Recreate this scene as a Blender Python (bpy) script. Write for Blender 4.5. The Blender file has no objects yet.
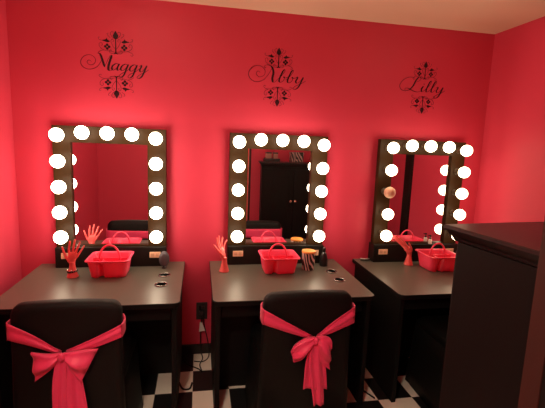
import bpy, bmesh, math, random
from mathutils import Vector, Matrix
random.seed(7)
PI = math.pi
SC = bpy.context.scene
COL = SC.collection

# ------------------------------------------------------------------ materials
def mat(name, col, rough=.5, spec=.5, metal=0., emit=None, estr=0., coat=0., noise=None, bump=None, trans=0., sheen=0.):
    m = bpy.data.materials.new(name); m.use_nodes = True
    nt = m.node_tree; b = nt.nodes['Principled BSDF']
    b.inputs['Base Color'].default_value = (*col, 1)
    b.inputs['Roughness'].default_value = rough
    b.inputs['Specular IOR Level'].default_value = spec
    b.inputs['Metallic'].default_value = metal
    b.inputs['Coat Weight'].default_value = coat
    b.inputs['Transmission Weight'].default_value = trans
    b.inputs['Sheen Weight'].default_value = sheen
    if emit:
        b.inputs['Emission Color'].default_value = (*emit, 1); b.inputs['Emission Strength'].default_value = estr
    if noise:                                   # (scale, other colour, stretch)
        tc = nt.nodes.new('ShaderNodeTexCoord'); mp = nt.nodes.new('ShaderNodeMapping')
        mp.inputs['Scale'].default_value = noise[2]
        n = nt.nodes.new('ShaderNodeTexNoise'); n.inputs['Scale'].default_value = noise[0]; n.inputs['Detail'].default_value = 5
        mx = nt.nodes.new('ShaderNodeMix'); mx.data_type = 'RGBA'
        mx.inputs[6].default_value = (*col, 1); mx.inputs[7].default_value = (*noise[1], 1)
        nt.links.new(tc.outputs['Object'], mp.inputs['Vector']); nt.links.new(mp.outputs[0], n.inputs['Vector'])
        nt.links.new(n.outputs['Fac'], mx.inputs[0]); nt.links.new(mx.outputs[2], b.inputs['Base Color'])
    if bump:                                    # (scale, strength)
        tc = nt.nodes.new('ShaderNodeTexCoord'); n = nt.nodes.new('ShaderNodeTexNoise')
        n.inputs['Scale'].default_value = bump[0]; n.inputs['Detail'].default_value = 3
        bp = nt.nodes.new('ShaderNodeBump'); bp.inputs['Strength'].default_value = bump[1]; bp.inputs['Distance'].default_value = .002
        nt.links.new(tc.outputs['Object'], n.inputs['Vector']); nt.links.new(n.outputs['Fac'], bp.inputs['Height'])
        nt.links.new(bp.outputs[0], b.inputs['Normal'])
    return m

M = {}
M['wall'] = mat('raspberry_wall_paint', (.64, .050, .098), .50, .25, noise=(2.5, (.67, .054, .104), (1, 1, 1)), bump=(160, .12))
M['wall_far'] = mat('raspberry_wall_paint_front', (.64, .050, .098), .5, .3, bump=(160, .12))
M['ceiling'] = mat('white_ceiling_paint', (.78, .58, .43), .8, .2, bump=(220, .2))
M['black_paint'] = mat('black_satin_paint', (.007, .006, .005), .42, .25, noise=(9, (.010, .008, .007), (1, 1, .2)))
M['frame_paint'] = mat('black_brown_frame_stain', (.023, .010, .003), .45, .12, noise=(14, (.032, .015, .0045), (1, 1, .3)))
M['desk_side'] = mat('black_desk_board', (.005, .0045, .0045), .55, .15, noise=(20, (.007, .0065, .006), (1, 1, .2)))
M['laminate'] = mat('dark_grey_laminate', (.094, .084, .066), .36, .5, noise=(40, (.115, .103, .083), (1, 1, 1)))
M['mirror'] = mat('mirror_silver', (.92, .92, .92), .0, .5, metal=1.)
for i, (c, e) in enumerate((((1., .81, .58), 10.), ((1., .80, .56), 8.), ((1., .78, .50), 5.))):
    M['bulb%d' % i] = mat('lit_frosted_bulb', (1, .95, .85), .4, .3, emit=c, estr=e)
M['bulb_off'] = mat('unlit_frosted_bulb', (.80, .52, .36), .35, .4)  # white frosted glass; the peach is reflected light put into the colour
M['socket'] = mat('dark_brown_socket', (.05, .03, .015), .4, .5)
M['plate'] = mat('peach_switch_plate', (.75, .47, .31), .4, .4)
M['plate_dark'] = mat('plate_slot', (.60, .36, .23), .5, .4)
M['pink'] = mat('coral_pink_plastic', (.90, .066, .150), .35, .5)
# moulded plastic lets a little light through
M['pink_hand'] = mat('coral_hand_plastic', (.90, .150, .150), .4, .5)
for k in ('pink', 'pink_hand'):
    q = M[k].node_tree.nodes['Principled BSDF']; q.inputs['Subsurface Weight'].default_value = .3
    q.inputs['Subsurface Radius'].default_value = (.03, .01, .01); q.inputs['Subsurface Scale'].default_value = .6
M['chair'] = mat('black_stretch_fabric', (.0042, .0038, .0034), .58, .22, sheen=.0, bump=(400, .3))
M['sash'] = mat('pink_satin_sash', (.84, .050, .155), .5, .4, sheen=.1, noise=(30, (.78, .044, .14), (1, 1, 1)))
M['dark_chrome'] = mat('dark_chrome', (.30, .28, .27), .22, .5, metal=1.)
M['chrome'] = mat('polished_chrome', (.85, .85, .85), .12, .5, metal=1.)
M['hole'] = mat('black_socket_and_hole_shade', (.004, .004, .004), .9, .0)  # black outlet face, and the painted dark inside the holder rings
M['black_plastic'] = mat('black_plastic', (.012, .012, .013), .3, .5)
M['brush'] = mat('dark_grey_brush', (.12, .11, .13), .6, .4, bump=(250, .5))
M['orange'] = mat('orange_lid', (.85, .33, .07), .45, .4)
M['decal'] = mat('dark_vinyl_decal', (.030, .006, .010), .5, .3)
M['baseboard'] = mat('black_baseboard', (.012, .010, .010), .4, .4)
M['jamb'] = mat('dark_red_brown_wood', (.028, .009, .007), .5, .3, noise=(8, (.042, .012, .009), (6, 6, .5)))
M['armoire'] = mat('black_armoire_wood', (.0065, .0045, .0045), .5, .12, noise=(10, (.009, .006, .0055), (1, 1, .15)))
M['armoire_top'] = mat('black_armoire_top', (.010, .006, .006), .34, .4)
M['knob'] = mat('copper_knob', (.70, .42, .32), .25, .5, metal=1.)
M['white'] = mat('white_paper', (.75, .70, .66), .6, .3)
M['card'] = mat('pale_cover', (.45, .22, .18), .6, .3)
M['cord'] = mat('black_cord', (.01, .01, .01), .5, .3)
M['tan'] = mat('tan_wood_strip', (.32, .18, .08), .5, .3)
M['glint'] = mat('clear_grey_plastic', (.55, .5, .5), .1, .8)
M['lamp'] = mat('ceiling_lamp_glass', (1, .95, .85), .4, .3, emit=(1., .80, .56), estr=16.)
M['room_lamp'] = mat('room_lamp_glass', (1, .95, .85), .4, .3, emit=(1., .80, .58), estr=60.)
M['hall_lamp'] = mat('hall_lamp_glass', (1, .95, .85), .4, .3, emit=(1., .82, .62), estr=140.)

def checker_floor():
    m = bpy.data.materials.new('black_white_checker_tile'); m.use_nodes = True
    nt = m.node_tree; b = nt.nodes['Principled BSDF']
    tc = nt.nodes.new('ShaderNodeTexCoord'); mp = nt.nodes.new('ShaderNodeMapping')
    mp.inputs['Location'].default_value = (.565/.2286, .2356/.2286, .5)
    mp.inputs['Scale'].default_value = (1/.2286, 1/.2286, 0)
    ck = nt.nodes.new('ShaderNodeTexChecker'); ck.inputs['Scale'].default_value = 1
    ck.inputs['Color1'].default_value = (.012, .011, .011, 1); ck.inputs['Color2'].default_value = (.84, .78, .66, 1)
    nt.links.new(tc.outputs['Object'], mp.inputs['Vector']); nt.links.new(mp.outputs[0], ck.inputs['Vector'])
    nt.links.new(ck.outputs['Color'], b.inputs['Base Color'])
    b.inputs['Roughness'].default_value = .3
    return m
M['floor'] = checker_floor()

def zebra(name, c1, c2, scale, dist):
    m = bpy.data.materials.new(name); m.use_nodes = True
    nt = m.node_tree; b = nt.nodes['Principled BSDF']
    tc = nt.nodes.new('ShaderNodeTexCoord'); mp = nt.nodes.new('ShaderNodeMapping')
    mp.inputs['Scale'].default_value = (1, 1, .36); mp.inputs['Rotation'].default_value = (0, .75, .2)
    w = nt.nodes.new('ShaderNodeTexWave'); w.inputs['Scale'].default_value = scale
    w.inputs['Distortion'].default_value = dist; w.inputs['Detail'].default_value = 1.5; w.inputs['Detail Scale'].default_value = 1.2
    r = nt.nodes.new('ShaderNodeValToRGB'); r.color_ramp.elements[0].position = .55; r.color_ramp.elements[1].position = .62
    r.color_ramp.elements[0].color = (*c1, 1); r.color_ramp.elements[1].color = (*c2, 1)
    nt.links.new(tc.outputs['Object'], mp.inputs['Vector']); nt.links.new(mp.outputs[0], w.inputs['Vector'])
    nt.links.new(w.outputs['Fac'], r.inputs[0]); nt.links.new(r.outputs[0], b.inputs['Base Color'])
    b.inputs['Roughness'].default_value = .4
    return m
M['zebra'] = zebra('zebra_print', (.012, .010, .010), (.80, .62, .58), 17, 8)
M['scrawl'] = zebra('black_white_damask_print', (.02, .015, .015), (.55, .40, .38), 14, 9)

# ------------------------------------------------------------------ mesh helpers
def link(name, bm, m, parent=None, loc=(0, 0, 0), smooth=False, rot=(0, 0, 0)):
    bmesh.ops.recalc_face_normals(bm, faces=bm.faces)
    me = bpy.data.meshes.new(name); bm.to_mesh(me); bm.free()
    for mm in (m if isinstance(m, (list, tuple)) else [m]): me.materials.append(mm)
    if smooth:
        for p in me.polygons: p.use_smooth = True
    o = bpy.data.objects.new(name, me); COL.objects.link(o)
    o.parent = parent; o.location = loc; o.rotation_euler = rot
    return o
def tag(o, label, cat, group=None, kind=None):
    o['label'] = label; o['category'] = cat
    if group: o['group'] = group
    if kind: o['kind'] = kind
    return o
def thing(name, label, cat, loc=(0, 0, 0), rz=0, group=None):
    o = bpy.data.objects.new(name, None); COL.objects.link(o); o.empty_display_size = .05
    o.location = loc; o.rotation_euler = (0, 0, rz)
    return tag(o, label, cat, group)
def structure(name, bm, m):
    o = link(name, bm, m); o['kind'] = 'structure'; return o
def box(bm, x0, x1, y0, y1, z0, z1, bev=0., seg=2, mi=0):
    r = bmesh.ops.create_cube(bm, size=1, matrix=Matrix.Translation(((x0+x1)/2, (y0+y1)/2, (z0+z1)/2)) @ Matrix.Diagonal((abs(x1-x0), abs(y1-y0), abs(z1-z0), 1)))
    fs = set(f for v in r['verts'] for f in v.link_faces)
    for f in fs: f.material_index = mi
    if bev > 0:
        es = list(set(e for v in r['verts'] for e in v.link_edges))
        q = bmesh.ops.bevel(bm, geom=es, offset=bev, segments=seg, affect='EDGES', profile=.5)
        for f in q['faces']: f.material_index = mi
    return bm
def boxes(*args, bev=0., seg=2):
    bm = bmesh.new()
    for a in args: box(bm, *a, bev=bev, seg=seg)
    return bm
def lathe(bm, prof, n=32, origin=(0, 0, 0), axis='Z', mi=0):
    o = Vector(origin); rings = []
    def P(r, h, a):
        c, s = r*math.cos(a), r*math.sin(a)
        return o + (Vector((c, s, h)) if axis == 'Z' else Vector((c, -h, s)))
    for r, h in prof:
        rings.append([bm.verts.new(P(max(r, 1e-5), h, 2*PI*i/n)) for i in range(n)])
    for a, b in zip(rings, rings[1:]):
        for i in range(n):
            f = bm.faces.new((a[i], a[(i+1) % n], b[(i+1) % n], b[i])); f.material_index = mi
    for e, rr in ((rings[0], prof[0][0]), (rings[-1], prof[-1][0])):
        if rr > 1e-4:
            f = bm.faces.new(e); f.material_index = mi
    bmesh.ops.remove_doubles(bm, verts=bm.verts, dist=2e-5)
    return bm
def spline(pts, n=8, closed=False):
    P = [Vector(p) for p in pts]; out = []; N = len(P)
    for i in range(N if closed else N-1):
        if closed: a, b, c, d = P[(i-1) % N], P[i], P[(i+1) % N], P[(i+2) % N]
        else: a, b, c, d = P[max(i-1, 0)], P[i], P[i+1], P[min(i+2, N-1)]
        for k in range(n):
            t = k/n
            out.append(.5*((2*b)+(c-a)*t+(2*a-5*b+4*c-d)*t*t+(3*b-a-3*c+d)*t**3))
    if not closed: out.append(P[-1])
    return out
def tube(bm, pts, r, n=8, cap=True):
    pts = [Vector(p) for p in pts]; rad = r if isinstance(r, (list, tuple)) else [r]*len(pts)
    t = (pts[1]-pts[0]).normalized(); up = Vector((0, 0, 1)) if abs(t.z) < .9 else Vector((1, 0, 0))
    nrm = t.cross(up).normalized(); rings = []
    for i, p in enumerate(pts):
        t = (pts[min(i+1, len(pts)-1)]-pts[max(i-1, 0)]).normalized()
        nrm = (nrm-t*nrm.dot(t)).normalized(); b = t.cross(nrm)
        rings.append([bm.verts.new(p+(nrm*math.cos(2*PI*k/n)+b*math.sin(2*PI*k/n))*rad[i]) for k in range(n)])
    for a, b in zip(rings, rings[1:]):
        for k in range(n): bm.faces.new((a[k], a[(k+1) % n], b[(k+1) % n], b[k]))
    if cap: bm.faces.new(rings[0]); bm.faces.new(rings[-1])
    return bm
def round_rect(w, d, r, n=6):                  # centred outline, counter clockwise
    out = []
    for cx, cy, a0 in ((w/2-r, d/2-r, 0), (-w/2+r, d/2-r, PI/2), (-w/2+r, -d/2+r, PI), (w/2-r, -d/2+r, 1.5*PI)):
        for k in range(n+1): out.append((cx+r*math.cos(a0+PI/2*k/n), cy+r*math.sin(a0+PI/2*k/n)))
    return out
def loft(bm, rings, cap0=True, cap1=True, mi=0):
    R = [[bm.verts.new(p) for p in ring] for ring in rings]; n = len(R[0])
    for a, b in zip(R, R[1:]):
        for k in range(n):
            f = bm.faces.new((a[k], a[(k+1) % n], b[(k+1) % n], b[k])); f.material_index = mi
    if cap0: bm.faces.new(R[0]).material_index = mi
    if cap1: bm.faces.new(R[-1]).material_index = mi
    return R
def copy_tree(o, parent=None):
    c = o.copy(); COL.objects.link(c); c.parent = parent
    for ch in list(o.children): copy_tree(ch, c)
    return c

# ------------------------------------------------------------------ the room
XL, XR, YF, ZC = -1.695, 1.644, -2.2, 2.44
DX0, DX1, DZ = -1.08, .070, 2.04                # doorway in the front wall
structure('floor', boxes((XL-.1, XR+.1, -3.7, .1, -.06, 0)), M['floor'])
structure('ceiling', boxes((XL-.1, XR+.1, -3.7, .1, ZC, ZC+.06)), M['ceiling'])
structure('wall_back', boxes((XL-.1, XR+.1, 0, .1, 0, ZC)), M['wall'])
structure('wall_left', boxes((XL-.1, XL, -3.7, 0, 0, ZC)), M['wall'])
# right wall, with a recessed door seen in the right-hand mirror
structure('wall_right', boxes((XR, XR+.1, -1.20, 0, 0, ZC), (XR, XR+.1, -3.7, -1.98, 0, ZC), (XR, XR+.1, -1.98, -1.20, 2.04, ZC)), M['wall'])
structure('door_1', boxes((XR+.05, XR+.085, -1.98, -1.20, 0, 2.04)), M['wall_far'])
structure('trim_1', boxes((XR-.025, XR+.05, -1.23, -1.10, 0, 2.12), (XR-.025, XR+.05, -2.06, -1.95, 0, 2.12), (XR-.025, XR+.05, -1.95, -1.23, 2.02, 2.12), bev=.004), M['black_paint'])
structure('wall_front', boxes((XL, DX0-.02, YF-.11, YF, 0, ZC), (DX1+.02, XR, YF-.11, YF, 0, ZC), (DX0-.02, DX1+.02, YF-.11, YF, DZ+.02, ZC)), M['wall_far'])
structure('trim_2', boxes((DX1, DX1+.02, YF-.034, YF+.006, 0, DZ), (DX0-.02, DX0, YF-.034, YF+.006, 0, DZ), (DX0-.02, DX1+.02, YF-.034, YF+.006, DZ, DZ+.02)), M['jamb'])
structure('trim_3', boxes((DX1+.003, DX1+.02, YF-.075, YF-.034, 0, DZ), (DX0-.02, DX0-.003, YF-.11, YF-.034, 0, DZ), (DX0-.02, DX1+.02, YF-.11, YF-.034, DZ+.003, DZ+.02)), M['black_paint'])
structure('trim_4', boxes((DX1+.003, DX1+.02, YF-.11, YF-.075, 0, DZ)), M['tan'])
structure('wall_hall', boxes((XL, XR, -3.7, -3.6, 0, ZC)), M['wall_far'])
def baseboard(name, *b): structure(name, boxes(*b, bev=.003), M['baseboard'])
baseboard('baseboard_back', (XL, XR, -.014, 0, 0, .075))
baseboard('baseboard_left', (XL, XL+.014, YF, -.014, 0, .075))
baseboard('baseboard_right', (XR-.014, XR, -1.10, -.014, 0, .075))
baseboard('baseboard_front', (XL+.014, DX0-.02, YF, YF+.014, 0, .075), (DX1+.02, XR, YF, YF+.014, 0, .075))

# ------------------------------------------------------------------ desks
H0 = .7098; H = .7098; S = 1.0995; DW = .937; DD = .756
def desk_parts(root):
    bm = bmesh.new()                           # top: rounded front corners, dark edge band
    out = []
    for cx, cy, a0, r in ((DW/2, -.004, 0, 0), (-DW/2, -.004, 0, 0), (-DW/2+.035, -DD+.035, PI, .035), (DW/2-.035, -DD+.035, 1.5*PI, .035)):
        if r == 0: out.append((cx, cy)); continue
        for k in range(9): out.append((cx+r*math.cos(a0+PI/2*k/8), cy+r*math.sin(a0+PI/2*k/8)))
    def ring(s, z): return [(x*(1-s/(DW/2)), (y+DD/2)*(1-s/(DD/2))-DD/2, z) for x, y in out]
    R = loft(bm, [ring(.002, H-.028), ring(0, H-.026), ring(0, H-.004), ring(.0015, H-.001), ring(.003, H)])
    for f in bm.faces:
        if all(v.co.z > H-.002 for v in f.verts): f.material_index = 1
    link('desktop', bm, [M['desk_side'], M['laminate']], root)
    for s in (-1, 1):
        x0 = s*(DW/2-.045); x1 = s*(DW/2-.018)
        link('side_panel', boxes((min(x0, x1), max(x0, x1), -DD+.03, -.02, 0, H-.028), bev=.002), M['desk_side'], root)
    link('back_panel', boxes((-DW/2+.045, DW/2-.045, -.238, -.220, 0, H-.028)), M['desk_side'], root)
    dr = link('drawer', boxes((-DW/2+.05, DW/2-.05, -DD+.075, -DD+.093, H-.125, H-.032), bev=.003), M['desk_side'], root)
    hb = bmesh.new(); lathe(hb, [(.004, 0), (.006, .008), (.012, .014), (.012, .02), (.004, .024)], 16, (0, -DD+.075, H-.08), 'Y')
    link('drawer_knob', hb, M['black_plastic'], dr, smooth=True)
    for gx, gy in ((.352, -.300), (.346, -.470)):
        g = bmesh.new()
        lathe(g, [(.030, .0), (.038, .0), (.038, .003), (.036, .006), (.033, .0065), (.030, .005), (.030, .0)], 32, (gx, gy, H))
        gr = link('holder_ring', g, M['dark_chrome'], root, smooth=True); gr['label'] = 'chrome ring set in the desktop'
        c = bmesh.new(); lathe(c, [(.0, .0005), (.0298, .0005), (.0298, .0040), (.0, .0030)], 28, (gx, gy, H))
        link('holder_hole_shade', c, M['hole'], gr)  # flat black disc on the solid top, painted shade of a hole
desk = thing('vanity_desk', 'black vanity desk on the left with grey top, in the left room corner', 'desk', (-S, 0, 0), 0, 'black vanity desks along the back wall')
desk_parts(desk)
for i, lab in ((0, 'middle black vanity desk with grey top, under the zebra tumbler and middle mirror'),
               (1, 'right black vanity desk with grey top, partly hidden behind the tall black armoire')):
    d = copy_tree(desk); d.location = (i*S+(.010 if i == 0 else 0), 0, 0); d['label'] = lab
    if i == 0:                                  # the middle desk's panel stands further forward
        for ch in d.children:
            if ch.name.startswith('back_panel'): ch.location.y -= .200

H += .0006                                     # things stand on the desktop
# ------------------------------------------------------------------ lighted mirrors
FT = 1.6246-H; FB = .845-H; FWO = .345; FIT = 1.521-H
def bulb_mesh():
    bm = bmesh.new()
    R = .0413; prof = []
    for k in range(15):                        # globe from the tip round to the neck
        a = PI*k/14*.86
        prof.append((R*math.sin(a), .089+R*math.cos(a)))
    prof += [(.016, .048), (.0135, .042)]
    lathe(bm, prof, 28, (0, 0, 0), 'Y'); return bm
def make_mirror(root, lit, FWL, FWR, off=None):
    base = link('base', boxes((-.348, .348, -.110, -.012, 0, FB), bev=.004), M['black_paint'], root)
    bm = bmesh.new()                           # three-sided frame (U upside down) as one loft of sections
    for a in ((-FWO, -FWL, FB, FT), (FWR, FWO, FB, FT), (-FWL, FWR, FIT, FT), (-FWL, FWR, FB, FB+.006)):
        box(bm, a[0], a[1], -.080, -.035, a[2], a[3])
    bmesh.ops.remove_doubles(bm, verts=bm.verts, dist=1e-5)
    link('frame', bm, M['frame_paint'], root)
    link('backing', boxes((-FWO+.003, FWO-.003, -.035, -.028, FB+.001, FT-.003)), M['desk_side'], root)
    link('mirror_glass', boxes((-FWL, FWR, -.058, -.054, FB+.006, FIT)), M['mirror'], root)
    pos = [(-.2895, 1.564-H), (-.146, 1.584-H), (0, 1.585-H), (.146, 1.584-H), (.2895, 1.564-H)]
    for k in range(1, 5):
        z = 1.564-H-k*.159; pos += [(-.2895, z), (.2895, z)]
    for j, (x, z) in enumerate(pos):
        b = link('light_bulb', bulb_mesh(), M['bulb_off'] if j == off else lit, root, (x, -.080, z), smooth=True)
        if j == off: b['label'] = 'unlit white bulb, peach reflected light painted in'
        s = bmesh.new(); lathe(s, [(.0135, -.0005), (.024, -.0005), (.024, .006), (.019, .010), (.018, .041), (.0135, .0415)], 24, (0, 0, 0), 'Y')
        link('socket', s, M['socket'], b, smooth=False)
    for s in (-1, 1):
        p = link('switch_plate', boxes((s*.275-.036, s*.275+.036, -.114, -.110, .061, .101), bev=.0015), M['plate'], root)
        for q in (-1, 1):
            link('receptacle', boxes((s*.275+q*.016-.010, s*.275+q*.016+.010, -.1155, -.114, .070, .092), bev=.0006), M['plate_dark'], p)
mirror = None
for i, lab in ((-1, 'left mirror in a black frame of white globe bulbs, on the left desk'),
               (0, 'middle mirror in a black frame of white globe bulbs, reflecting the black armoire'),
               (1, 'right mirror in a black bulb frame with one bulb unlit, on the right desk')):
    r = thing('lighted_mirror', lab, 'mirror', (i*S+(.010 if i == 0 else 0), 0, H), 0, 'bulb framed mirrors on the vanity desks')
    make_mirror(r, M['bulb%d' % (i+1)], (.240, .220, .240)[i+1], (.228, .234, .240)[i+1], 7 if i == 1 else None)

# ------------------------------------------------------------------ wall decals
def ribbon(bm, pts, thick, thin, ang=math.radians(30), n=7, taper=True):
    c = spline(pts, n); L = []
    for i, p in enumerate(c):
        t = (c[min(i+1, len(c)-1)]-c[max(i-1, 0)])
        if t.length < 1e-9: t = Vector((1, 0))
        t.normalize(); down = abs(t.x*math.sin(ang)-t.y*math.cos(ang)) if False else max(0, -t.y)
        w = thin+(thick-thin)*down**1.5
        if taper: w *= min(1, .35+.65*min(i, len(c)-1-i)/3)
        nr = Vector((-t.y, t.x)); L.append((p+nr*w/2, p-nr*w/2))
    for a, b in zip(L, L[1:]):
        vs = [bm.verts.new((v.x, 0, v.y)) for v in (a[0], b[0], b[1], a[1])]
        bm.faces.new(vs)
def blob(bm, pts):
    c = spline(pts, 5, True); bm.faces.new([bm.verts.new((p.x, 0, p.y)) for p in c])
def sheet(bm, t=.0012):                        # thin vinyl: give the flat shapes their film thickness
    bmesh.ops.recalc_face_normals(bm, faces=bm.faces)
    r = bmesh.ops.extrude_face_region(bm, geom=list(bm.faces))
    for v in r['geom']:
        if isinstance(v, bmesh.types.BMVert): v.co.y -= t
    return bm
SL = .32
G = {'a': ([[(.78, .86), (.45, 1.0), (.1, .7), (.05, .25), (.3, .0), (.6, .3), (.80, .98), (.72, .4), (.84, .03), (1.02, .12), (1.2, .42)]], 1.12),
     'g': ([[(.78, .86), (.45, 1.0), (.1, .7), (.05, .25), (.3, .02), (.6, .3), (.80, .98), (.74, .2), (.68, -.6), (.42, -1.0), (.12, -.85), (.3, -.45), (.8, -.08), (1.18, .42)]], 1.12),
     'y': ([[(.0, .75), (.2, 1.0), (.27, .75), (.2, .3), (.4, .0), (.68, .28), (.9, 1.0), (.84, .2), (.74, -.6), (.48, -1.0), (.16, -.88), (.38, -.45), (.95, .0), (1.35, .45)]], 1.2),
     'b': ([[(-.02, .35), (.3, .95), (.52, 1.75), (.42, 2.0), (.28, 1.65), (.2, .6), (.28, .08), (.52, .0), (.74, .35), (.70, .85), (.62, .8), (.86, .72), (1.1, .85)]], .98),
     'l': ([[(-.02, .35), (.28, .95), (.48, 1.75), (.38, 2.0), (.24, 1.65), (.16, .5), (.26, .03), (.46, .08), (.68, .42)]], .66),
     'i': ([[(-.02, .4), (.22, 1.0), (.16, .4), (.26, .03), (.44, .08), (.66, .42)], [(.24, 1.42), (.22, 1.30)]], .62),
     'u': ([[(-.0, .45), (.2, 1.0), (.16, .4), (.3, .02), (.6, .3), (.8, 1.0), (.74, .4), (.84, .03), (1.2, .42)]], 1.12)}
def script_strokes(bm, strokes, x0, h, zs, tk, th):
    for st, k in strokes:
        ribbon(bm, [(x0+p[0]*h, p[1]*h*zs) for p in st], tk*k, th)
def lettering(cap, hc, xc, word, h, xr, zs):
    bm = bmesh.new()
    script_strokes(bm, cap, xc, hc, 1.0, .0095, .0022)
    x = 0.
    for ch in word:
        sts, adv = G[ch]
        script_strokes(bm, [([(x+p[0]+SL*zs*p[1], p[1]) for p in st], 1.) for st in sts], xr, h, zs, .0105, .0029)
        x += adv
    return sheet(bm)
def ornament(sgn):
    bm = bmesh.new()
    def P(x, y): return (x, sgn*y)
    u = .0110                                  # one unit; y=0 near the name, upwards away from it
    def B(*pts): blob(bm, [(x*u, sgn*y*u) for x, y in pts])
    def Rb(*pts, k=1.): ribbon(bm, [(x*u, sgn*y*u) for x, y in pts], .20*u*k, .17*u*k)
    B((0, 13.2), (.8, 11.9), (1.5, 10.6), (1.1, 9.4), (0, 8.6), (-1.1, 9.4), (-1.5, 10.6), (-.8, 11.9))       # finial
    B((-.22, 9), (.22, 9), (.3, 5), (.28, 1.2), (-.28, 1.2), (-.3, 5))                                          # stem
    B((-1.3, .2), (-.4, 1.1), (0, 2.2), (.4, 1.1), (1.3, .2), (0, .5))
    for s in (-1, 1):
        for cx, cy, r in ((4.7, 4.2, 1.0),):                                                                   # four-petal flower
            for a in range(4):
                t = PI/4+PI/2*a+PI/4; ox, oy = cx+1.05*math.cos(t), cy+1.05*math.sin(t)
                B(*[(s*(ox+.74*math.cos(q*PI/3)), oy+.74*math.sin(q*PI/3)) for q in range(6)])
        B((s*3.2, 7.2), (s*4.8, 8.2), (s*6.4, 7.9), (s*7.6, 7.5), (s*6.0, 7.0), (s*4.5, 6.6))                   # leaf
        B((s*4.4, 7.4), (s*4.9, 8.9), (s*5.5, 7.9))
        Rb((s*.2, 3), (s*1.6, 4.8), (s*2.6, 7.2), (s*1.9, 8.6), (s*1.1, 7.7), (s*1.7, 7.0))
        Rb((s*.4, 8.6), (s*2.2, 10.2), (s*2.8, 11.9), (s*1.7, 12.7), (s*1.2, 11.9))
        Rb((s*.2, 1.4), (s*3, 1.8), (s*6.4, 2.2), (s*8.6, 3.6), (s*9.1, 5.4), (s*7.9, 6.2), (s*7.2, 5.2), (s*7.9, 4.6))
        Rb((s*.3, 1.0), (s*2.4, .6), (s*3.6, 1.4), (s*2.9, 2.5), (s*2.1, 2.0))
        Rb((s*6.4, 2.2), (s*8.4, 1.6), (s*9.6, .6), (s*8.8, -.2), (s*8.1, .5))
        Rb((s*7.6, 7.5), (s*9.2, 8.0), (s*9.4, 9.0), (s*8.6, 9.1))
        Rb((s*2.8, 9.2), (s*4.2, 10.4), (s*4.6, 11.4), (s*3.9, 11.7))
    return sheet(bm)
capM = [([(1.2, 1.05), (.8, 1.25), (.55, .9), (.95, .55), (1.6, .8), (1.75, 1.5), (1.1, 2.0), (.2, 1.8), (-.35, 1.0), (-.1, .25), (.8, -.1), (1.9, .3), (2.6, 1.3), (2.75, 1.9)], .35),
        ([(2.0, 2.35), (2.45, 2.2), (2.75, 1.4), (3.05, .35)], 1.5),
        ([(3.05, .35), (3.4, 1.2), (3.9, 2.1), (4.15, 2.15)], .4),
        ([(4.15, 2.2), (3.85, 1.4), (3.6, .5), (3.62, .0), (3.95, -.1), (4.35, .35)], 1.5)]
capA = [([(1.6, 1.3), (1.2, 1.5), (.95, 1.1), (1.4, .6), (2.2, .9), (2.35, 1.7), (1.5, 2.35), (.4, 2.1), (-.3, 1.2), (-.05, .3), (.9, -.2), (2.1, .15), (3.0, 1.2), (3.5, 2.1), (3.7, 2.25)], .35),
        ([(2.7, 2.55), (3.4, 2.35), (3.75, 1.5), (3.6, .5), (3.75, -.05), (4.1, .0), (4.4, .4)], 1.6)]
capL = [([(2.6, 1.6), (3.3, 1.9), (3.55, 2.4), (3.1, 2.5), (2.6, 1.9), (2.1, .9), (1.4, .2), (.7, .05), (.6, .4), (1.2, .45), (2.2, .05), (3.1, -.1), (3.9, .2)], 1.3),
        ([(2.4, 2.3), (1.3, 2.4), (.2, 1.9), (-.45, 1.0), (-.2, .2), (.8, -.1)], .35)]
for X, cap, hc, xc, word, h, xr, zs, zt, lab in (
        (-1.073, capM, .0420, -.195, 'aggy', .0490, -.030, .86, 1.990, 'dark script name decal with damask ornaments above the left mirror'),
        (-.010, capA, .0425, -.190, 'bby', .0610, -.006, .70, 1.986, 'dark script name decal with damask ornaments above the middle mirror'),
        (1.097, capL, .0410, -.172, 'illy', .0620, -.030, .66, 1.986, 'dark script name decal with damask ornaments above the right mirror')):
    r = thing('name_decal', lab, 'wall decal', (X, -.0004, zt), 0, 'script name decals on the back wall')
    link('lettering', lettering(cap, hc, xc, word, h, xr, zs), M['decal'], r)
    k = {'aggy': 1., 'bby': .94, 'illy': .90}[word]
    for sg, dz in ((1, .096*k), (-1, -.032*k)):
        o = link('ornament', ornament(sg), M['decal'], r, (0.003, 0, dz)); o.scale = (k, 1, k)

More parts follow.
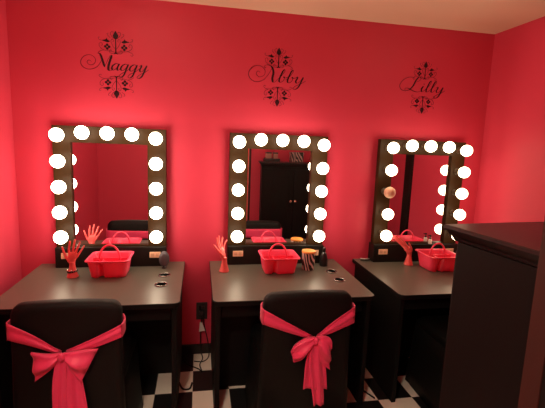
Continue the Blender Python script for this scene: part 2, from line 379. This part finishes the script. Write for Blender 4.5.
# ------------------------------------------------------------------ caddies
def caddy(loc, lab):
    root = thing('caddy', lab, 'caddy', loc, 0, 'coral pink plastic caddies on the desks')
    def outline(w, d, r, notch, nx):
        o = []
        base = round_rect(w, d, r, 6)
        # front edge runs from (-w/2+r,-d/2) to (w/2-r,-d/2): insert a notch at x = nx
        half = 21
        for k, p in enumerate(base):
            o.append(p)
            if k == 20:
                for q in range(9):
                    a = (q-4)/4.; nw = .020
                    o.append((nx+a*nw, -d/2+notch*(math.cos(a*PI/2)**.7 if abs(a) < 1 else 0)))
        return o
    Hc = .115
    def ring(w, d, z, notch, r=.03): return [(x, y, z) for x, y in outline(w, d, r, notch, -.038)]
    bm = bmesh.new()
    loft(bm, [ring(.190, .150, 0, .034, .022), ring(.204, .164, .004, .036, .026), ring(.215, .180, .040, .036), ring(.226, .200, .080, .030), ring(.232, .214, Hc-.014, .010),
              ring(.234, .216, Hc-.007, 0), ring(.256, .236, Hc-.007, 0), ring(.258, .238, Hc-.002, 0), ring(.254, .234, Hc, 0), ring(.232, .214, Hc-.001, 0),
              ring(.227, .208, Hc-.014, .012), ring(.220, .194, .080, .032), ring(.209, .174, .040, .038), ring(.197, .158, .006, .038, .022)])
    b = link('tub', bm, M['pink'], root, smooth=False)
    for p in b.data.polygons: p.use_smooth = abs(p.normal.z) < .7
    dv = boxes((-.102, .102, .000, .005, .006, Hc-.012), (-.041, -.036, -.050, .0, .006, Hc-.018))
    link('divider', dv, M['pink'], root)
    hb = bmesh.new(); pts = []
    for k in range(25):
        a = PI*k/24; pts.append((-.005-.062*math.cos(a), .0025, Hc-.035+.105*math.sin(a)**.85))
    tube(hb, [(-.067, .0025, .05)]+pts+[(.057, .0025, .05)], .0062, 10)
    link('handle', hb, M['pink'], root, smooth=True)
    return root
caddy((-1.080, -.245, H), 'coral pink caddy with arched handle on the left desk')
caddy((-.004, -.252, H), 'coral pink caddy with arched handle on the middle desk, beside the zebra tumbler')
caddy((1.170, -.280, H), 'coral pink caddy with arched handle on the right desk, cut off by the armoire')

# ------------------------------------------------------------------ hand-shaped jewellery stands
def capsule_chain(bm, pts, rad):
    c = spline(pts, 6); n = len(c)-1; m = len(rad)-1; rr = []
    for i in range(n+1):
        t = i/n*m; k = min(int(t), m-1); rr.append(rad[k]+(rad[k+1]-rad[k])*(t-k))
    tube(bm, c, rr, 12)
    for p, r in ((c[0], rr[0]), (c[-1], rr[-1])):
        bmesh.ops.create_icosphere(bm, subdivisions=2, radius=r*.99, matrix=Matrix.Translation(p))
def hand(loc, rz, lean, label, curl=0., bracelet=False):
    root = thing('hand_stand', label, 'jewelry stand', loc, rz, 'coral hand shaped stands on the desks')
    bm = bmesh.new()
    lathe(bm, [(.0, .0), (.033, .0), (.0335, .004), (.030, .014), (.024, .034), (.019, .056), (.0165, .076), (.0175, .095), (.0, .100)], 28)
    def L(x, z, y=0.): 
        t = max(0, z-.085)/.135
        return (x, y+lean*t**1.25, z)
    def ell(cx, cz, rx, ry, rz_, yo=0):
        bmesh.ops.create_icosphere(bm, subdivisions=3, radius=1, matrix=Matrix.Translation(L(cx, cz, yo)) @ Matrix.Diagonal((rx, ry, rz_, 1)))
    ell(0, .108, .021, .013, .026); ell(.003, .126, .027, .0125, .026); ell(-.004, .120, .025, .0125, .024); ell(.006, .138, .026, .011, .018); ell(-.014, .106, .014, .013, .020)
    fr = [.0072, .0072, .0066, .0060, .0052]
    chains = [([(-.014, .100), (-.030, .122), (-.042, .148), (-.053, .184)], [.0095, .0088, .0075, .0058], -.006),     # thumb from the palm's side
              ([(-.014, .128), (-.017, .160), (-.015, .192), (-.010, .222)], fr, 0),
              ([(.002, .130), (.006, .166), (.012, .202), (.019, .230)], fr, 0),
              ([(.016, .130), (.025, .162), (.036, .190), (.047, .216)], fr, 0),
              ([(.027, .124), (.040, .146), (.056, .170), (.071, .194)], [.0066, .0064, .006, .0054, .0047], 0)]
    for q, (ch, rad, yo) in enumerate(chains):
        pts = []
        for j, (x, z) in enumerate(ch):
            cu = curl*(j/3.)**2*(1 if q else -.4)*(1+.25*q)
            pts.append(L(x, z, yo*(j > 0)-cu))
        capsule_chain(bm, pts, rad)
    o = link('hand', bm, M['pink_hand'], root)
    rm = o.modifiers.new('remesh', 'REMESH'); rm.mode = 'VOXEL'; rm.voxel_size = .0021
    sm = o.modifiers.new('smooth', 'SMOOTH'); sm.factor = .5; sm.iterations = 4
    dg = bpy.context.evaluated_depsgraph_get(); me = bpy.data.meshes.new_from_object(o.evaluated_get(dg))
    o.modifiers.clear(); o.data = me
    for p in me.polygons: p.use_smooth = True
    if bracelet:
        br = bmesh.new()
        for k in range(15):
            a = 2*PI*k/15; bmesh.ops.create_icosphere(br, subdivisions=2, radius=.0055, matrix=Matrix.Translation((.0262*math.cos(a), .0262*math.sin(a), .036+.004*math.cos(a))))
        bo = link('bracelet', br, M['black_plastic'], None, loc, smooth=True)
        tag(bo, 'black beaded bracelet around the wrist of the left hand stand', 'bracelet')
        b2 = bmesh.new()
        for k in range(3): bmesh.ops.create_icosphere(b2, subdivisions=2, radius=.0062, matrix=Matrix.Translation((.0285*math.cos(-2.5+.42*k+k*.5), .0285*math.sin(-2.5+.42*k+k*.5), .045)))
        s = link('charm', b2, M['chrome'], bo, smooth=True); s['label'] = 'silvery charm beads'
    return root
hand((-1.291, -.290, H), 0., .010, 'coral pink hand stand with spread fingers and dark bracelet, on the left desk', .004, True)
hand((-.368, -.245, H), math.radians(62), .075, 'coral pink hand stand seen from its side, on the middle desk', .020)
hand((1.000, -.180, H), math.radians(112), .130, 'coral pink hand stand with fingers leaning back, on the right desk', .0)

# ------------------------------------------------------------------ small things on the desks
r = thing('hairbrush', 'dark grey oval hairbrush propped upright at the left mirror base', 'hairbrush', (-.762, -.150, H), .15)
bm = bmesh.new(); bmesh.ops.create_uvsphere(bm, u_segments=28, v_segments=18, radius=1, matrix=Matrix.Translation((0, 0, .062)) @ Matrix.Diagonal((.034, .016, .0545, 1)))
link('brush_head', bm, M['brush'], r, smooth=True)
bm = bmesh.new(); bmesh.ops.create_uvsphere(bm, u_segments=24, v_segments=14, radius=1, matrix=Matrix.Translation((0, -.011, .064)) @ Matrix.Diagonal((.026, .008, .043, 1)))
link('bristle_pad', bm, M['brush'], r, smooth=True)
bm = bmesh.new(); lathe(bm, [(0, 0), (.017, 0), (.017, .004), (.011, .010), (.009, .018), (0, .02)], 20); link('foot', bm, M['black_plastic'], r, smooth=True)

r = thing('tumbler', 'zebra striped tumbler with an orange lid on the middle desk', 'cup', (.212, -.232, H))
bm = bmesh.new(); lathe(bm, [(0, 0), (.041, 0), (.043, .003), (.046, .120), (.0, .120)], 36); link('cup_body', bm, M['zebra'], r, smooth=False)
bm = bmesh.new(); lathe(bm, [(.0465, .118), (.0485, .119), (.0485, .128), (.046, .132), (.0, .133)], 36); link('lid', bm, M['orange'], r)

r = thing('spray_bottle', 'black tapered bottle right of the zebra tumbler, by the mirror base', 'bottle', (.345, -.165, H))
bm = bmesh.new(); lathe(bm, [(0, 0), (.027, 0), (.029, .004), (.028, .05), (.020, .085), (.013, .100), (.0, .101)], 28); link('bottle_body', bm, M['black_plastic'], r, smooth=True)
bm = bmesh.new(); lathe(bm, [(0, .098), (.011, .098), (.010, .128), (.006, .136), (0, .137)], 20); link('cap', bm, M['black_plastic'], r, smooth=True)

r = thing('pump_bottle', 'tiny white bottle with a black pump, on the right mirror ledge', 'bottle', (1.218, -.090, .8453))
bm = bmesh.new(); lathe(bm, [(0, 0), (.0125, 0), (.0135, .003), (.0135, .030), (.008, .037), (0, .038)], 24); link('bottle_body', bm, M['white'], r, smooth=True)
bm = bmesh.new(); lathe(bm, [(0, .036), (.008, .036), (.008, .046), (.003, .048), (.003, .060), (.007, .061), (.007, .068), (0, .069)], 20); box(bm, -.020, 0, -.003, .003, .061, .067); link('pump', bm, M['black_plastic'], r)

r = thing('hair_clip', 'small shiny clear hair clip at the back corner of the right desk', 'hair clip', (.712, -.060, H), .2)
bm = bmesh.new(); tube(bm, spline([(-.040, .01, .010), (-.036, .004, .018), (-.015, -.004, .015), (.020, -.002, .014), (.042, .004, .008)], 6), [.0035]*25, 8); link('clip_arm', bm, M['glint'], r, smooth=True)
bm = bmesh.new(); tube(bm, spline([(-.042, .006, .005), (-.012, -.008, .005), (.020, -.006, .005), (.044, .002, .005)], 6), [.0045]*19, 8); link('clip_jaw', bm, M['black_plastic'], r, smooth=True)

# ------------------------------------------------------------------ wall outlet and cords
r = thing('wall_outlet', 'black outlet plate on red wall between left and middle desks', 'outlet', (-.509, 0, .333))
link('cover_plate', boxes((-.040, .040, -.007, -.0005, -.065, .065), bev=.002), M['black_plastic'], r)
link('receptacle', boxes((-.017, .017, -.009, -.007, .008, .040), (-.017, .017, -.009, -.007, -.040, -.008), bev=.0008), M['hole'], r)
def cord(name, pts, rad, lab, m='cord'):
    o = link(name, tube(bmesh.new(), spline(pts, 8), rad, 8), M[m], smooth=True)
    return tag(o, lab, 'cord', 'power cords by the outlet')
pl = cord('power_cord', [(-.512, -.028, .312), (-.511, -.040, .290), (-.512, -.034, .22), (-.516, -.03, .12), (-.51, -.04, .03), (-.50, -.09, .006), (-.52, -.17, .006), (-.505, -.26, .006), (-.53, -.22, .006), (-.60, -.16, .006), (-.64, -.09, .006)], .004, 'black cord hanging from the outlet with a white tag')
link('plug', boxes((-.525, -.499, -.036, -.009, .308, .340), bev=.003), M['black_plastic'], pl)
tb = bmesh.new(); loft(tb, [[(-.522, -.041, .262), (-.508, -.041, .262), (-.508, -.039, .262), (-.522, -.039, .262)], [(-.528, -.045, .190), (-.484, -.047, .198), (-.484, -.045, .198), (-.528, -.043, .190)]])
t = link('paper_tag', tb, M['white'], pl); t['label'] = 'white paper tag folded on the cord'
p2 = cord('power_cord', [(-.503, -.022, .358), (-.497, -.05, .33), (-.492, -.03, .24), (-.47, -.026, .14), (-.455, -.04, .05), (-.46, -.08, .006), (-.50, -.13, .006), (-.56, -.12, .006)], .0035, 'thinner black cord hanging right of the tagged cord')
link('plug', boxes((-.516, -.490, -.032, -.009, .352, .376), bev=.003), M['black_plastic'], p2)
cord('power_cord', [(-.66, -.33, .006), (-.63, -.43, .006), (-.585, -.44, .006), (-.57, -.38, .006)], .006, 'short loop of black cord lying on a white floor tile')
cord('power_cord', [(.56, -.05, .10), (.55, -.12, .03), (.535, -.22, .006), (.50, -.40, .006), (.51, -.56, .006), (.56, -.68, .006)], .005, 'black cord on the floor between the middle and right desks')

# ------------------------------------------------------------------ chairs
def slab_outline(w0, w1, zt, arch, r):
    o = [(-w0/2, .03), (w0/2, .03), (w1/2, .45), (w1/2-.0, zt-arch-r)]
    for k in range(1, 9):
        a = PI/2*k/8; o.append((w1/2-r+r*math.cos(a), zt-arch-r+r*math.sin(a)+arch*(k/8)*.5))
    for k in range(1, 10):
        t = k/10.; x = (w1/2-r)*(1-2*t); o.append((x, zt-arch*(.5)*abs(1-2*t)**2))
    o += [(-x, z) for x, z in reversed(o[3:12])]
    return o
def make_chair(loc, lab):
    W = .456
    root = thing('banquet_chair', lab, 'chair', loc, 0, 'black covered chairs at the desks')
    bm = bmesh.new(); out = slab_outline(.49, .456, .838, .014, .042)
    def ring(s, y, tilt=0.):
        cx, cz = 0, .45; R = []
        for x, z in out:
            d = Vector((x-cx, z-cz)); l = d.length
            kx = 1-s/(.228); kz = 1-s/.39
            R.append((x*kx, y, cz+(z-cz)*(kz if z > cz else 1)))
        return R
    loft(bm, [ring(.035, -.034), ring(.012, -.032), ring(.003, -.024), ring(0, -.012), ring(0, .012), ring(.003, .024), ring(.014, .036), ring(.035, .042)])
    b = link('backrest', bm, M['chair'], root)
    for p in b.data.polygons: p.use_smooth = True
    bm = bmesh.new()
    loft(bm, [[(x, y+.235, z) for x, y in round_rect(w, d, .05)] for w, d, z in ((.43, .37, .30), (.445, .39, .40), (.455, .40, .42), (.458, .402, .45), (.450, .395, .468), (.42, .37, .476), (.30, .26, .479))])
    link('seat', bm, M['chair'], root, smooth=True)
    bm = bmesh.new()                           # cover skirt falling from the seat to the floor
    N = 64; rings = []
    for q, z in enumerate((.44, .34, .20, .08, .004)):
        ring_ = []
        for k in range(N):
            t = k/N*2*PI; c, s_ = math.cos(t), math.sin(t)
            sx = math.copysign(abs(c)**.22, c); sy_ = math.copysign(abs(s_)**.22, s_)
            fl = 1+.030*q+.012*q*math.sin(k*PI/4)*.5
            ring_.append((sx*.226*fl, .262+sy_*(.212+.004*q)*(1+.006*q*math.sin(k*PI/4)), z))
        rings.append(ring_)
    loft(bm, rings)
    link('skirt', bm, M['chair'], root, smooth=True)
    return root
CY = -.985
X1, X2, C1, C2 = -1.106, .008, CY, -.965
make_chair((X1, C1, 0), 'black covered chair at the left desk, wide sash tails reaching down its back')
make_chair((X2, C2, 0), 'black covered chair at the middle desk, sash tied in a small bow')

make_chair((1.108, -.975, 0), 'black covered chair at the right desk, mostly hidden behind the tall armoire')
def strip(bm, top, bot, y, th=.004, wav=.006, ph=0., n=16, rows=6, puff=0.):
    """cloth strip between two edge curves given as (x,z) points, softly pleated, with thickness"""
    def smp(pts):
        c = spline([(p[0], p[1]) for p in pts], 12); return [c[min(int(round(i/(n)*(len(c)-1))), len(c)-1)] for i in range(n+1)]
    T, B = smp(top), smp(bot)
    def grid(off):
        return [[bm.verts.new((T[i].x+(B[i].x-T[i].x)*j/rows, y(i/n, j/rows)+off-wav*(.5+.8*i/n)*math.sin(ph+j/rows*PI*3.4+i*.08)-puff*math.sin(PI*i/n)*math.sin(PI*j/rows), T[i].y+(B[i].y-T[i].y)*j/rows)) for j in range(rows+1)] for i in range(n+1)]
    A = grid(0); C = grid(th)
    for i in range(n):
        for j in range(rows):
            bm.faces.new((A[i][j], A[i+1][j], A[i+1][j+1], A[i][j+1])); bm.faces.new((C[i][j], C[i][j+1], C[i+1][j+1], C[i+1][j]))
    for i in range(n):
        for j in (0, rows): bm.faces.new((A[i][j], A[i+1][j], C[i+1][j], C[i][j]))
    for j in range(rows):
        for i in (0, n): bm.faces.new((A[i][j], A[i][j+1], C[i][j+1], C[i][j]))
def make_sash(X, Y, lab, le, re, kn, lobes, tails):
    """all coordinates metres relative to the chair's centre line; le/re = (top z, bottom z) at the back edges"""
    root = thing('chair_sash', lab, 'sash', (X, Y, 0), 0, 'pink bow sashes tied on the chairs')
    kx, kz = kn; yb = -.041
    bm = bmesh.new()
    flat = lambda t, s: yb-.004-.010*math.sin(PI*min(1, t*1.0))
    strip(bm, [(-.232, le[0]), (-.12, (le[0]+kz)/2+.016), (kx-.01, kz+.012)], [(-.232, le[1]), (-.12, (le[1]*.60+kz*.40)-.008), (kx-.01, kz-.012)], flat, ph=.5)
    strip(bm, [(kx+.01, kz+.012), (.12, (re[0]+kz)/2+.008), (.232, re[0])], [(kx+.01, kz-.012), (.12, (re[1]*.55+kz*.45)-.012), (.232, re[1])], flat, ph=1.2)
    # round the sides and across the front of the backrest
    zt, zb = (le[0]+re[0])/2-.01, (le[1]+re[1])/2+.0
    path = [(-.232, -.043), (-.2355, -.020), (-.2355, .020), (-.224, .044), (-.18, .050), (0, .050), (.18, .050), (.224, .044), (.2355, .020), (.2355, -.020), (.232, -.043)]
    c = path; n = len(c)-1; A = []; B = []
    for i, (x, y) in enumerate(c):
        q = i/n; t1 = le[0]*(1-q)+re[0]*q; b1 = le[1]*(1-q)+re[1]*q
        A.append([bm.verts.new((x, y, t1+(b1-t1)*j/4)) for j in range(5)])
        sx = 1.014; B.append([bm.verts.new((x*sx, y+(.004 if y > 0 else -.001), t1+(b1-t1)*j/4)) for j in range(5)])
    for i in range(n):
        for j in range(4):
            bm.faces.new((A[i][j], A[i][j+1], A[i+1][j+1], A[i+1][j])); bm.faces.new((B[i][j], B[i+1][j], B[i+1][j+1], B[i][j+1]))
        for j in (0, 4): bm.faces.new((A[i][j], A[i+1][j], B[i+1][j], B[i][j]))
    link('band', bm, M['sash'], root, smooth=True)
    for k, (top, bot) in enumerate(tails):
        bm = bmesh.new()
        yy = lambda t, s, k=k: yb-.012-.010*math.sin(PI*t*.5)-(.010 if k == 0 else 0.)
        strip(bm, top, bot, yy, wav=.006, ph=k*1.3, n=14, rows=10)
        link('tail', bm, M['sash'], root, smooth=True)
    for k, (top, bot) in enumerate(lobes):
        bm = bmesh.new()
        strip(bm, top, bot, lambda t, s: yb-.024, wav=.008, ph=k*.9+.4, n=16, rows=14, puff=.030, th=.012)
        link('bow_loop', bm, M['sash'], root, smooth=True)
    bm = bmesh.new(); bmesh.ops.create_uvsphere(bm, u_segments=20, v_segments=12, radius=1, matrix=Matrix.Translation((kx, yb-.030, kz-.005)) @ Matrix.Diagonal((.015, .013, .021, 1)))
    for v in bm.verts: v.co.x += .0025*math.sin(v.co.z*400)
    link('knot', bm, M['sash'], root, smooth=True)
k1 = (-.012, .612)
make_sash(X1, C1, 'pink sash on the left chair with a broad bow and long tails', (.762, .682), (.735, .674), k1,
    [([(k1[0]-.006, .624), (-.065, .622), (-.134, .634)], [(k1[0]-.010, .596), (-.056, .548), (-.128, .492)]),
     ([(k1[0]+.004, .622), (.06, .630), (.136, .632)], [(k1[0]+.008, .590), (.025, .528), (.062, .480)])],
    [([(-.038, .60), (-.056, .48), (-.058, .32), (-.060, .20)], [(.006, .60), (.000, .48), (-.006, .32), (-.010, .20)]),
     ([(-.014, .60), (-.004, .48), (-.006, .34), (-.008, .24)], [(.036, .60), (.064, .48), (.084, .34), (.092, .24)])])
k2 = (.030, .610)
make_sash(X2, C2, 'pink sash on the middle chair with a small bow and short tails', (.768, .690), (.768, .680), k2,
    [([(k2[0]-.004, .624), (-.025, .618), (-.075, .590), (-.094, .555)], [(k2[0]-.006, .590), (.000, .545), (-.030, .505), (-.076, .492)]),
     ([(k2[0]+.004, .626), (.065, .628), (.108, .610), (.116, .560)], [(k2[0]+.006, .588), (.048, .535), (.070, .480), (.112, .445)])],
    [([(.006, .60), (.000, .48), (.018, .36), (.034, .258)], [(.056, .60), (.066, .48), (.084, .36), (.092, .252)]),
     ([(.000, .57), (-.016, .47), (-.020, .41), (-.022, .345)], [(.066, .57), (.090, .47), (.098, .41), (.104, .335)])])

# ------------------------------------------------------------------ armoire by the doorway
AX, AY, AH = .560, -1.80, 1.353
r = thing('armoire', 'tall black armoire with moulded top at the right of the doorway', 'armoire', (AX, -1.965, 0), .11)
link('body', boxes((-.372, .372, -.170, .178, .05, AH-.045), bev=.003), M['armoire'], r)
link('plinth', boxes((-.355, .355, -.165, .165, 0, .05)), M['armoire'], r)
bm = bmesh.new()
loft(bm, [[(x*a, y*b+.006, z) for x, y in ((-.355, -.16), (.355, -.16), (.355, .178), (-.355, .178))] for a, b, z in ((1.04, 1.0, AH-.046), (1.06, 1.02, AH-.041), (1.065, 1.04, AH-.034), (1.09, 1.08, AH-.025), (1.10, 1.09, AH-.018), (1.12, 1.11, AH-.016), (1.13, 1.12, AH-.009), (1.125, 1.115, AH-.002), (1.115, 1.105, AH))])
for v in bm.verts: v.co.y = max(v.co.y, -.178)
link('top', bm, M['armoire_top'], r)
for s in (-1, 1):
    d = link('door', boxes((s*.003 if s > 0 else -.360, .360 if s > 0 else -.003, .178, .194, .09, AH-.075), bev=.003), M['armoire'], r)
    p = boxes((min(s*.05, s*.25), max(s*.05, s*.31), .190, .195, .16, AH-.15), bev=.004)
    link('door_panel', p, M['armoire'], d)
    kb = bmesh.new(); lathe(kb, [(.006, 0), (.006, -.012), (.015, -.017), (.018, -.024), (.015, -.030), (.0, -.033)], 20, (s*.026, .192, .91), 'Y')
    link('knob', kb, M['knob'], d, smooth=True)['label'] = 'round copper knob'
# things on the armoire (seen in the middle mirror)
r = thing('book_rack', 'low black rack holding pale boxes on top of the armoire', 'rack', (.330, -2.10, AH))
link('tray', boxes((-.095, .095, -.05, .05, 0, .006), (-.095, .095, .044, .05, .006, .035), (-.095, .095, -.05, -.044, .006, .035), (-.095, -.089, -.044, .044, .006, .035), (.089, .095, -.044, .044, .006, .035)), M['black_plastic'], r)
for x0, x1, lab in ((-.075, -.008, 'wider pale pink box standing in the rack on the armoire'), (.018, .070, 'narrower pale pink box standing in the rack on the armoire')):
    r2 = thing('storage_box', lab, 'box', (.330+(x0+x1)/2, -2.10, AH+.006), 0, 'pale boxes in the armoire rack')
    w = (x1-x0)/2
    link('box_body', boxes((-w, w, -.035, .035, 0, .088), bev=.002), M['card'], r2)
    link('box_lid', boxes((-w-.002, w+.002, -.037, .037, .088, .104), bev=.002), M['black_plastic'], r2)
r = thing('patterned_box', 'black and white patterned box on top of the armoire', 'box', (.640, -2.10, AH))
link('box_body', boxes((-.075, .075, -.06, .06, 0, .095), bev=.003), M['scrawl'], r)
link('box_lid', boxes((-.079, .079, -.064, .064, .095, .120), bev=.003), M['scrawl'], r)

# ------------------------------------------------------------------ ceiling lamps
def ceiling_lamp(x, y, lab, glass='lamp', k=1.):
    r = thing('ceiling_light', lab, 'ceiling light', (x, y, ZC), 0, 'round ceiling lights')
    bm = bmesh.new(); lathe(bm, [(.0, -.0005), (.085*k, -.0005), (.085*k, -.010), (.070*k, -.018), (.0, -.018)], 32); link('lamp_base', bm, M['white'], r)
    bm = bmesh.new(); lathe(bm, [(.068*k, -.018), (.066*k, -.032), (.050*k, -.046), (.026*k, -.054), (.0, -.056)], 32); link('lamp_glass', bm, M[glass], r, smooth=True)
ceiling_lamp(1.06, -.80, 'round ceiling light above the right desk')
ceiling_lamp(-.92, -.60, 'round ceiling light above the left desk')
ceiling_lamp(-.75, -1.70, 'round ceiling light near the doorway wall, furthest from the mirrors', 'room_lamp')
ceiling_lamp(-.97, -2.78, 'round ceiling light in the hall outside the doorway', 'hall_lamp', 1.8)

# ------------------------------------------------------------------ world, camera, view
w = bpy.data.worlds.new('dim_hall'); SC.world = w; w.use_nodes = True
w.node_tree.nodes['Background'].inputs[0].default_value = (.9, .75, .62, 1)
w.node_tree.nodes['Background'].inputs[1].default_value = .05

f, yaw, pitch, roll = 395.1, .1863, .1493, .0382
cy, sy, cp, sp, cr, sr = math.cos(yaw), math.sin(yaw), math.cos(pitch), math.sin(pitch), math.cos(roll), math.sin(roll)
F = Vector((sy*cp, cy*cp, -sp)); R = Vector((cy, -sy, 0)); U = R.cross(F)
R2 = R*cr+U*sr; U2 = U*cr-R*sr
cam = bpy.data.cameras.new('camera'); co = bpy.data.objects.new('camera', cam); COL.objects.link(co)
mw = Matrix((R2, U2, -F)).transposed().to_4x4(); mw.translation = Vector((-.5376, -2.789, 1.5555))
co.matrix_world = mw
cam.sensor_fit = 'HORIZONTAL'; cam.sensor_width = 36; cam.lens = 36*f/545; cam.clip_start = .02
SC.camera = co
SC.view_settings.view_transform = 'Standard'; SC.view_settings.look = 'None'
SC.view_settings.gamma = 1; SC.view_settings.use_curve_mapping = False
SC.view_settings.exposure = .8
